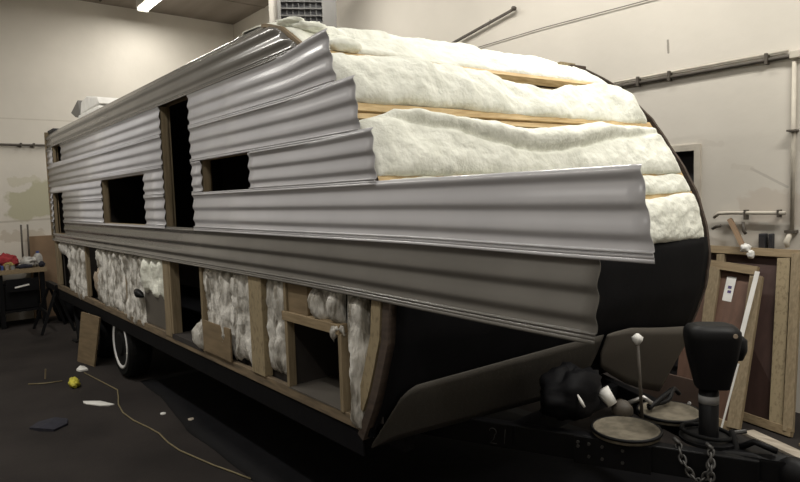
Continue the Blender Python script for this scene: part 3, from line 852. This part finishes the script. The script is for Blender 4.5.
# gas bottle trays
def tray(c, r, lab):
    o = MB().lathe([(r * 0.96, -0.02), (r, -0.015), (r, 0.006), (r * 0.93, 0.012), (r * 0.88, 0.0), (r * 0.3, -0.002), (0.01, -0.001)], c, 'z', 40).build('gas_bottle_tray', M['tan_tray'], T, smooth=True)
    MB().torus((c[0], c[1], c[2] + 0.004), r, 0.008, n=36, k=6).build('tray_rim', M['black_steel'], o, smooth=True)
tray((-1.545, 1.0, 0.572), 0.155, 0)
tray((-1.52, 1.36, 0.572), 0.15, 0)
MB().bar((-1.55, 0.88, 0.545), (-1.51, 1.5, 0.545), 0.10, 0.02).build('tray_bracket', M['black_steel'], T)
rod = MB().tube([(-1.575, 1.2, 0.54), (-1.60, 1.2, 0.965)], 0.0085, 8).build('threaded_rod', M['pipe_dark'], T, smooth=True)
MB().lathe([(0.010, -0.03), (0.024, -0.010), (0.028, 0.008), (0.016, 0.018), (0.007, 0.026)], (-1.60, 1.2, 0.965), 'z', 12).build('wing_nut', M['white'], rod, smooth=True)
rg = lump((-1.66, 1.16, 0.60), (0.055, 0.05, 0.05), 2.0, 0.12).build('gas_regulator', M['pipe_dark'], T, smooth=True)
MB().tube([(-1.69, 1.12, 0.63), (-1.735, 1.10, 0.70)], [0.026, 0.036], 12).build('regulator_cap', M['white'], rg, smooth=True)
MB().tube([(-1.66, 1.22, 0.62), (-1.60, 1.26, 0.655), (-1.57, 1.28, 0.625)], 0.012, 8).build('regulator_fitting', M['galv'], rg, smooth=True)
for k2, pts in enumerate((
    [(-1.58, 1.27, 0.60), (-1.57, 1.40, 0.635), (-1.60, 1.56, 0.63), (-1.66, 1.70, 0.58)],
    [(-1.60, 1.30, 0.60), (-1.56, 1.42, 0.61), (-1.58, 1.52, 0.64), (-1.60, 1.62, 0.59)])):
    q = [Vector(p) for p in pts]
    sp = []
    for i in range(3):
        for s_ in range(6):
            t_ = s_ / 6
            p0, p1, p2, p3 = q[max(i - 1, 0)], q[i], q[i + 1], q[min(i + 2, 3)]
            sp.append(0.5 * ((2 * p1) + (p2 - p0) * t_ + (2 * p0 - 5 * p1 + 4 * p2 - p3) * t_ ** 2 + (3 * p1 - p0 - 3 * p2 + p3) * t_ ** 3))
    sp.append(q[-1])
    MB().tube(sp, 0.012, 8).build('gas_hose', M['black_steel'], T, smooth=True)
# tongue jack
JX, JY = -1.255, 1.205
jk = MB().tube([(JX, JY, 0.30), (JX, JY, 0.82)], 0.042, 20).build('tongue_jack', M['black_steel'], T, smooth=True)
MB().lathe([(0.0435, 0.725), (0.0435, 0.762)], (JX, JY, 0), 'z', 20).build('jack_label', M['label_grey'], jk, smooth=True)
hd = MB()
sec = [(0.80, 0.070, 0.060), (0.84, 0.078, 0.066), (0.93, 0.100, 0.080), (1.03, 0.115, 0.092), (1.06, 0.112, 0.09), (1.078, 0.098, 0.078), (1.088, 0.07, 0.05)]
ring = []
ra, rb = Vector((0.78, 0.62, 0)), Vector((0.62, -0.78, 0))
for z, a, c in sec:
    r_ = []
    for k in range(28):
        th = 2 * math.pi * k / 28
        cx, sx = math.cos(th), math.sin(th)
        f_ = (abs(cx) ** 4 + abs(sx) ** 4) ** -0.25
        p = Vector((JX, JY, z)) + ra * (a * cx * f_ + 0.012) + rb * (c * sx * f_)
        r_.append(p)
    ring.append(r_ + [r_[0]])
hd.grid(ring)
hd.add([p for p in ring[-1][:-1]], [tuple(range(28))]); hd.add([p for p in ring[0][:-1]], [tuple(range(28))])
hd.build('jack_head', M['black_steel'], jk, smooth=True)
pm = Vector((JX, JY, 0.985)) + ra * 0.115 - rb * 0.01
MB().tube([pm - Vector((0, 0, 0.06)), pm - Vector((0, 0, 0.02)), pm + Vector((0, 0, 0.03)), pm + Vector((0, 0, 0.045))], [0.03, 0.046, 0.046, 0.03], 14).build('jack_motor', M['black_steel'], jk, smooth=True)
pk = Vector((JX, JY, 1.052)) + ra * 0.085 + rb * 0.078
MB().tube([pk, pk + rb * 0.012], 0.010, 8).build('jack_button', M['beige'], jk)
MB().lathe([(0.125, 0.552), (0.125, 0.566), (0.05, 0.57)], (JX, JY, 0), 'z', 28).build('jack_flange', M['black_steel'], jk)
MB().torus((JX - 0.01, JY, 0.585), 0.105, 0.010, (0.05, 0.1, 1), 28, 8).build('cable_loop', M['rubber'], T, smooth=True)
MB().tube([(JX + 0.08, JY + 0.05, 0.60), (JX + 0.13, JY - 0.02, 0.56), (JX + 0.14, JY - 0.08, 0.45), (JX + 0.11, JY - 0.10, 0.36)], 0.013, 8).build('trailer_cable', M['rubber'], T, smooth=True)
# safety chains: two hanging runs
def chain(pts, n, lr=0.020):
    q = [Vector(p) for p in pts]
    ch = None
    def pos(s_):
        k = min(int(s_ * (len(q) - 1)), len(q) - 2)
        t_ = s_ * (len(q) - 1) - k
        p0, p1, p2, p3 = q[max(k - 1, 0)], q[k], q[k + 1], q[min(k + 2, len(q) - 1)]
        return 0.5 * ((2 * p1) + (p2 - p0) * t_ + (2 * p0 - 5 * p1 + 4 * p2 - p3) * t_ ** 2 + (3 * p1 - p0 - 3 * p2 + p3) * t_ ** 3)
    sh = MB().tube([q[0] + Vector((-0.02, 0, 0.02)), q[0] + Vector((0.01, -0.01, 0.01)), q[0]], 0.009, 8).build('safety_chain', M['bolt'], T, smooth=True)
    for i in range(n):
        a, b2 = pos(i / n), pos((i + 1) / n)
        d = (b2 - a).normalized()
        sdv = d.cross(Vector((0.3, -0.8, 0.5))).normalized()
        ax = sdv if i % 2 else d.cross(sdv).normalized()
        oth = ax.cross(d).normalized()
        c = (a + b2) / 2
        L = (b2 - a).length * 0.72
        ptl = []
        for k in range(15):
            th = 2 * math.pi * k / 14
            ptl.append(c + d * (math.cos(th) * L) + oth * (math.sin(th) * lr * 0.62))
        MB().tube(ptl, 0.0052, 6, cap=False).build('chain_link', M['bolt'], sh, smooth=True)
chain([(-1.31, 1.03, 0.565), (-1.26, 0.99, 0.50), (-1.20, 0.99, 0.44), (-1.165, 1.01, 0.50), (-1.175, 1.05, 0.57)], 13)
chain([(-1.18, 1.06, 0.57), (-1.15, 1.0, 0.50), (-1.15, 0.98, 0.40), (-1.14, 0.97, 0.28)], 11)
# stabiliser legs folded under the rear
MB().bar((-8.9, 0.12, 0.60), (-8.6, 0.10, 0.02), 0.05, 0.04, (0, 1, 0)).build('stabiliser_leg', M['black_steel'], T)
MB().box(-8.68, -8.5, 0.03, 0.18, 0.0, 0.02).build('stabiliser_foot', M['black_steel'], T)
# faint chalked figures on the black tongue rail
ck = []
for i in range(13):
    th = math.radians(170 - i * 19)
    ck.append((0.018 * math.cos(th), 0.018 * math.sin(th) + 0.02))
ck += [(0.004, -0.02), (-0.016, -0.04), (0.02, -0.04)]
mb = MB(); mb.tube([railpt(0.575 + a, 0.485 + b2, 0.0315) for a, b2 in ck], 0.0022, 5)
mb.tube([railpt(0.64, 0.525, 0.0315), railpt(0.635, 0.45, 0.0315)], 0.0022, 5)
mb.build('chalk_number', M['chalk'], T)
MB().box(-2.6, -2.33, 0.1, 2.3, 0.56, 0.60).build('nose_floor', M['black'], T)

# ------------------------------------------------------------------ things around the trailer
# black plastic bag on the tongue
t = thing('plastic_bag', (-1.9, 0.85, 0.55), 'black crumpled plastic bag slumped on the tongue against the nose', 'bag')
lump((-1.82, 0.95, 0.70), (0.12, 0.19, 0.13), 4.4, 0.25, 0.1, 36, 22, 1.6).build('bag_body', M['black'], t, smooth=True)
MB().tube([(-1.715, 0.86, 0.735), (-1.695, 0.86, 0.705), (-1.68, 0.865, 0.68)], [0.004, 0.009, 0.006], 8).build('tie', M['white'], t, smooth=True)

# black sheet on the floor under the nose
P = []
for i in range(41):
    x = -6.15 + 4.95 * i / 40
    P.append([(x, (-0.02 + 0.03 * nz(x, 0, 0, 1.4) + 0.12 * sm(-x, 4.4, 5.6)) * (1 - s_) + 2.1 * s_, 0.004 + (0.006 + 0.006 * nz(x, s_, 0, 5)) * (1 if 0 < k < 14 else 0)) for k, s_ in enumerate(np.linspace(0, 1, 15))])
o = MB().grid(P).build('floor_sheet', M['black'], smooth=True, solid=0.003)
tag(o, 'black sheet on the floor under the trailer', 'sheet')

# plywood board leaning at the wheels
t = tag(MB().prism([(-7.48, -0.16, 0.0), (-7.09, -0.08, 0.0), (-6.95, -0.025, 0.54), (-7.36, -0.11, 0.56)], (-0.004, 0.016, 0)).build('plywood_board', M['ply']), 'tan plywood board standing on edge against the rear tyre', 'board')

# two stud-wall frames leaning on the back wall
def beam(name, p0, p1, w, h, m, parent, up=(0, -1, 0.3)):
    return MB().bar(p0, p1, w, h, up).build(name, M[m], parent, bevel=0.002)
t = thing('wall_frame', (-1.8, 3.0, 0.0), 'large pine stud frame with dark brown panel leaning on the right wall', 'wall frame')
def AF(u, v, o=0.0):
    """u along the frame foot, v up the frame, o toward the camera"""
    b0, b1 = Vector((-2.20, 3.17, 0.03)), Vector((-1.49, 2.97, 0.03))
    tt0, tt1 = Vector((-2.30, 3.445, 1.20)), Vector((-1.59, 3.40, 1.195))
    p = (b0.lerp(b1, u)).lerp(tt0.lerp(tt1, u), v)
    return p + Vector((0.0, -0.94, 0.33)) * o
beam('top_rail', AF(0, 1), AF(1, 1), 0.04, 0.06, 'wood_x', t, (0, 0.3, 1))
beam('bottom_rail', AF(0, 0.0, 0.012), AF(1, 0.0, 0.012), 0.04, 0.06, 'wood_x', t, (0, 0.3, 1))
MB().prism([AF(0, 0.02, -0.03), AF(0.99, 0.02, -0.03), AF(0.99, 0.99, -0.03), AF(0, 0.99, -0.03)], (0, 0.006, 0.0)).build('panel', M['paneling_dark'], t)
beam('stud', AF(0.845, 0.02), AF(0.845, 0.97), 0.085, 0.04, 'wood_spot', t)
beam('stud', AF(0.965, 0.0, 0.01), AF(0.965, 1.0, 0.01), 0.06, 0.045, 'wood_z', t)
beam('stud', AF(0.2, 0.02), AF(0.2, 0.97), 0.06, 0.04, 'wood_z', t)

t = thing('wall_frame', (-2.1, 2.85, 0.0), 'smaller pine frame with brown panel and paper label, leaning before the larger one', 'wall frame')
FT = [Vector((-2.36, 3.30, 1.13)), Vector((-1.82, 3.25, 1.09))]
FBm = [Vector((-2.32, 2.96, 0.03)), Vector((-1.79, 2.80, 0.02))]
def BF(u, v, o=0.0):
    return FBm[0].lerp(FBm[1], u).lerp(FT[0].lerp(FT[1], u), v) + Vector((0, -0.95, 0.3)) * o
MB().prism([BF(0, 0.02, -0.028), BF(0.98, 0.02, -0.028), BF(0.98, 0.98, -0.028), BF(0, 0.98, -0.028)], (0, 0.005, 0)).build('panel', M['paneling'], t)
beam('top_rail', BF(0, 0.985), BF(1.0, 0.985), 0.04, 0.065, 'wood_x', t, (0, 0.3, 1))
beam('stud', BF(0.42, 0.0), BF(0.42, 0.97), 0.085, 0.04, 'wood_z', t)
beam('stud', BF(0.985, 0.0, 0.002), BF(1.0, 0.95, 0.002), 0.085, 0.04, 'wood_z', t)
beam('bottom_rail', BF(0, 0.0), BF(0.95, 0.0), 0.04, 0.06, 'wood_x', t, (0, 0.3, 1))
lb = MB().prism([BF(0.56, 0.76, -0.019), BF(0.69, 0.76, -0.019), BF(0.72, 0.925, -0.019), BF(0.59, 0.925, -0.019)], (0, -0.002, 0)).build('paper_label', M['white'], t)
for v in (0.815, 0.845):
    MB().prism([BF(0.62, v, -0.0165), BF(0.67, v, -0.0165), BF(0.673, v + 0.018, -0.0165), BF(0.623, v + 0.018, -0.0165)], (0, -0.001, 0)).build('label_print', M['purple'], lb)

# pale strip along the slanted stud
t = tag(MB().bar((-1.80, 3.185, 1.08), (-1.835, 3.005, 0.63), 0.03, 0.012, (0.3, -1, 0.3)).build('wood_strip', M['white']), 'pale painted wood strip leaning against the slanted stud', 'board')
t = tag(MB().bar((-1.75, 2.75, 0.50), (-1.81, 2.60, 0.01), 0.012, 0.008, (0.3, -1, 0.3)).build('thin_stick', M['white']), 'thin pale stick standing behind the black tongue jack', 'stick')
t = tag(MB().bar((-2.11, 3.465, 1.44), (-1.965, 3.36, 1.235), 0.035, 0.03, (0, -1, 0.3)).build('wooden_stick', M['cardboard']), 'brown wooden stick leaning on the wall above the frames', 'stick')
t = thing('rag', (-1.91, 3.3, 1.16), 'bright white crumpled rag hanging on the frame top rail', 'rag')
lump((-1.93, 3.31, 1.235), (0.035, 0.03, 0.03), 9.1, 0.4).build('rag_bunch', M['white'], t, smooth=True)
lump((-1.885, 3.29, 1.19), (0.025, 0.02, 0.03), 9.6, 0.4).build('rag_tail', M['white'], t, smooth=True)
# brown board behind the tongue
t = thing('leaning_panel', (-2.1, 2.6, 0.0), 'low reddish brown board leaning behind the tongue below the nose corner', 'board')
MB().prism([(-2.35, 2.56, 0.0), (-1.86, 2.46, 0.0), (-1.87, 2.56, 0.375), (-2.38, 2.66, 0.36)], (0.004, 0.02, 0)).build('sheet', M['cardboard_red'], t)
MB().lathe([(0.012, 0), (0.012, 0.006)], (-1.98, 2.53, 0.22), 'y', 10).build('screw_cap', M['white'], t)
# floor boards at the right
t = tag(MB().bar((-1.72, 2.83, 0.012), (-1.05, 2.52, 0.012), 0.10, 0.02).build('floor_board', M['greyboard'], bevel=0.002), 'grey weathered board lying on the floor before the leaning frames', 'board')
t = tag(MB().bar((-1.85, 2.72, 0.010), (-1.25, 2.42, 0.010), 0.03, 0.016).build('dark_batten', M['ply_dark']), 'dark thin batten on the floor beside the grey board', 'batten')
t = tag(MB().bar((-1.40, 2.86, 0.014), (-0.9, 2.70, 0.014), 0.06, 0.02).build('floor_board', M['wood_x'], bevel=0.002), 'pine board lying at the foot of the large leaning frame', 'board')

# yellow scrap inside the storage box
lump((-2.55, 0.30, 0.722), (0.05, 0.055, 0.025), 8.8, 0.4, 0.1).build('crumpled_wrapper', M['yellow'], smooth=True)
tag(bpy.data.objects['crumpled_wrapper'], 'small yellow crumpled wrapper inside the open front storage box', 'wrapper')

# ------------------------------------------------------------------ left background: bench and clutter
t = bench = thing('workbench', (-10.3, -0.6, 0.0), 'dark workbench with tan front edge at the left end wall', 'workbench')
MB().box(-10.85, -10.25, -1.7, 0.06, 0.79, 0.83).build('benchtop', M['ply'], t, bevel=0.004)
MB().box(-10.25, -10.23, -1.7, 0.06, 0.775, 0.84).build('front_edge', M['wood_x'], t)
for x in (-10.8, -10.3):
    for y in (-1.6, -0.52, 0.0):
        MB().box(x - 0.03, x + 0.03, y - 0.03, y + 0.03, 0, 0.79).build('leg', M['black_steel'], t)
MB().box(-10.82, -10.28, -1.6, 0.02, 0.22, 0.25).build('lower_shelf', M['black_steel'], t)
for nm, c, r, sd, mm, lb_, ct in (
    ('red_cloth', (-10.58, -0.41, 0.935), (0.14, 0.16, 0.105), 1.7, 'red', 'heaped red cloth at the back of the bench pile', 'cloth'),
    ('white_cloth', (-10.44, -0.14, 0.91), (0.10, 0.105, 0.085), 2.7, 'dull_white', 'white crumpled cloth right of the red cloth on the bench', 'cloth'),
    ('purple_cloth', (-10.40, -0.62, 0.905), (0.11, 0.11, 0.08), 3.7, 'purple', 'purple cloth at the left of the bench pile', 'cloth'),
    ('yellow_cloth', (-10.38, -0.395, 0.885), (0.045, 0.07, 0.05), 4.7, 'mustard', 'yellow rag in front of the red cloth on the bench', 'cloth'),
    ('dark_bundle', (-10.295, -0.215, 0.865), (0.04, 0.10, 0.035), 8.7, 'navy', 'low dark bundle on the bench in front of the white cloth', 'bundle'),
    ('dark_bundle', (-10.31, 0.012, 0.875), (0.06, 0.04, 0.045), 5.7, 'navy', 'dark bundle at the right end of the benchtop', 'bundle')):
    o = lump(c, r, sd, 0.35, 0.1, 28, 18, 3.0).build(nm, M[mm], smooth=True)
    tag(o, lb_, ct)
tag(MB().box(-10.335, -10.265, -0.50, -0.47, 0.832, 0.90).build('blue_box', M['blue'], bevel=0.005), 'small blue box on the bench front edge', 'box')
tag(MB().box(-10.94, -10.88, -0.05, 0.36, 0.0, 1.27).build('brown_cabinet', M['cardboard'], bevel=0.004), 'brown cardboard panel standing behind the bench', 'cardboard')
for y, lb_ in ((-0.17, 'left of two upright dark rods behind the bench pile'), (-0.085, 'right of two upright dark rods behind the bench pile')):
    tag(MB().tube([(-10.70, y, 0.832), (-10.71, y + 0.01, 1.46)], 0.013, 8).build('upright_rod', M['pipe_dark'], smooth=True), lb_, 'rod')
t = thing('plastic_jug', (-10.56, 0.0, 0.832), 'white plastic jug standing at the right back of the bench', 'jug')
MB().lathe([(0.055, 0.0), (0.06, 0.02), (0.06, 0.14), (0.045, 0.18), (0.02, 0.20)], (-10.56, 0.005, 0.832), 'z', 16).build('jug_body', M['dull_white'], t, smooth=True)
MB().lathe([(0.022, 0.0), (0.022, 0.03)], (-10.56, 0.005, 1.03), 'z', 12).build('cap', M['blue'], t)
for y, x, hh, mm, lb_ in ((-0.425, -10.28, 0.08, 'beige', 'beige tin on the bench front edge beside the blue box'), (-0.36, -10.275, 0.06, 'label_grey', 'short grey tin on the bench front edge right of the beige tin')):
    t = thing('tin_can', (x, y, 0.832), lb_, 'tin')
    MB().lathe([(0.026, 0.0), (0.026, hh), (0.022, hh), (0.022, hh - 0.008)], (x, y, 0.832), 'z', 14).build('can_body', M[mm], t, smooth=False)
    MB().torus((x, y, 0.832 + hh), 0.025, 0.003, n=14, k=5).build('can_rim', M['bolt'], t, smooth=True)
t = thing('storage_crate', (-10.55, -0.25, 0.25), 'black crate with lid standing on the lower bench shelf', 'crate')
MB().box(-10.78, -10.32, -0.48, -0.06, 0.255, 0.60).build('crate_body', M['black_steel'], t, bevel=0.01)
MB().box(-10.79, -10.31, -0.49, -0.05, 0.605, 0.64).build('crate_lid', M['black'], t, bevel=0.008)
t = thing('bin_bag', (-10.35, 0.42, 0.0), 'full black bin bag on the floor right of the workbench', 'bag')
lump((-10.35, 0.42, 0.30), (0.34, 0.30, 0.34), 6.1, 0.25, 0.12, 32, 20).build('bag_body', M['black'], t, smooth=True)
MB().lathe([(0.07, 0.0), (0.03, 0.05), (0.06, 0.13), (0.05, 0.15)], (-10.35, 0.42, 0.60), 'z', 12).build('bag_neck', M['black'], t, smooth=True)
MB().box(-10.245, -10.226, -0.46, -0.06, 0.52, 0.70).build('drawer_front', M['black_steel'], bench)
tag(MB().bar((-10.222, -0.36, 0.58), (-10.222, -0.18, 0.61), 0.008, 0.022).build('glint_bar', M['white'], bench), 'white bar standing in for a glint')  # pale bar added to give a glint below the benchtop
# black sawhorse beside the trailer's rear corner
t = thing('sawhorse', (-9.65, -0.1, 0.0), 'black folding sawhorse standing between bench and trailer rear', 'sawhorse')
MB().bar((-10.0, 0.02, 0.62), (-9.33, 0.02, 0.62), 0.06, 0.08).build('beam', M['black_steel'], t)
for x, dx in ((-9.92, -0.06), (-9.42, 0.06)):
    for dy in (-0.22, 0.18):
        MB().bar((x, 0.02, 0.60), (x + dx, 0.02 + dy, 0.0), 0.035, 0.035, (0, 1, 0.2)).build('leg', M['black_steel'], t)
MB().bar((-9.94, -0.10, 0.28), (-9.40, -0.10, 0.28), 0.03, 0.03).build('brace', M['black_steel'], t)

# ------------------------------------------------------------------ litter on the floor
def scrap(name, pts, m, label, cat, h=0.012, seed=0.0):
    """a flat, slightly curled scrap outlined by world points on the floor"""
    cx = sum(p[0] for p in pts) / len(pts); cy = sum(p[1] for p in pts) / len(pts)
    mb = MB()
    n = len(pts)
    top = [(x, y, 0.002 + h * (0.4 + 0.6 * abs(nz(x, y, 0, 9, seed)))) for x, y in pts]
    bot = [(x, y, 0.0005) for x, y in pts]
    mb.add(top + [(cx, cy, h * 1.1)] + bot, [(i, (i + 1) % n, n) for i in range(n)] + [(i, n + 1 + i, n + 1 + (i + 1) % n, (i + 1) % n) for i in range(n)] + [tuple(range(n + 1, 2 * n + 1))])
    return tag(mb.build(name, M[m]), label, cat)
def ring2(cx, cy, rx, ry, n=9, seed=0.0, rot=0.0):
    out = []
    for k in range(n):
        th = 2 * math.pi * k / n
        q = 1 + 0.45 * nz(math.cos(th), math.sin(th), 0, 1.5, seed)
        a, b2 = rx * q * math.cos(th), ry * q * math.sin(th)
        out.append((cx + a * math.cos(rot) - b2 * math.sin(rot), cy + a * math.sin(rot) + b2 * math.cos(rot)))
    return out
lump((-6.45, -0.40, 0.035), (0.10, 0.045, 0.045), 2.3, 0.4, 0.2).build('yellow_rag', M['yellow'], smooth=True)
tag(bpy.data.objects['yellow_rag'], 'crumpled yellow rag on the floor in front of the wheel', 'rag')
scrap('paper_strip', ring2(-5.73, -0.36, 0.14, 0.05, 11, 1.0, 0.6), 'white', 'long white paper scrap on the floor left of the cord', 'paper')
scrap('dark_rag', ring2(-5.42, -0.78, 0.13, 0.13, 7, 2.0), 'navy', 'flat dark navy rag on the floor at far left', 'rag', h=0.03)
scrap('paper_scrap', ring2(-7.05, -0.20, 0.10, 0.05, 8, 3.0), 'white', 'small white paper scrap at the foot of the plywood board', 'paper', h=0.03)
scrap('yellow_scrap', ring2(-3.93, -0.92, 0.05, 0.03, 8, 4.0), 'yellow', 'small yellow scrap at the bottom edge of the floor', 'scrap')
scrap('paper_scrap', ring2(-5.05, -0.03, 0.025, 0.02, 7, 5.0), 'white', 'tiny pale scrap on the floor right of the cord bend', 'paper', h=0.01)
scrap('paper_scrap', ring2(-4.74, 0.08, 0.03, 0.025, 7, 6.0), 'greyboard', 'tiny grey scrap by the edge of the black sheet', 'paper', h=0.02)
tag(MB().tube([(-6.85, -0.72, 0.006), (-6.75, -0.60, 0.008), (-6.72, -0.45, 0.006)], 0.006, 6).build('straw_stick', M['cord'], smooth=True), 'thin tan stick on the floor left of the yellow rag', 'stick')
tag(MB().bar((-6.95, -0.56, 0.0), (-6.95, -0.55, 0.10), 0.012, 0.012, (1, 0, 0)).build('upright_peg', M['wood_z']), 'tiny tan peg standing on the floor left of the yellow rag', 'peg')
cpts = [(-6.88, -0.22), (-6.3, -0.16), (-6.0, -0.13), (-5.78, -0.18), (-5.55, -0.24), (-5.3, -0.27), (-5.05, -0.26), (-4.8, -0.22), (-4.62, -0.20), (-4.4, -0.21), (-4.2, -0.20), (-4.0, -0.16), (-3.8, -0.12), (-3.62, -0.07), (-3.45, -0.03)]
tag(MB().tube([(x, y, 0.008) for x, y in cpts], 0.0058, 6).build('extension_cord', M['cord'], smooth=True), 'thin yellowish extension cord snaking across the dark floor', 'cord')
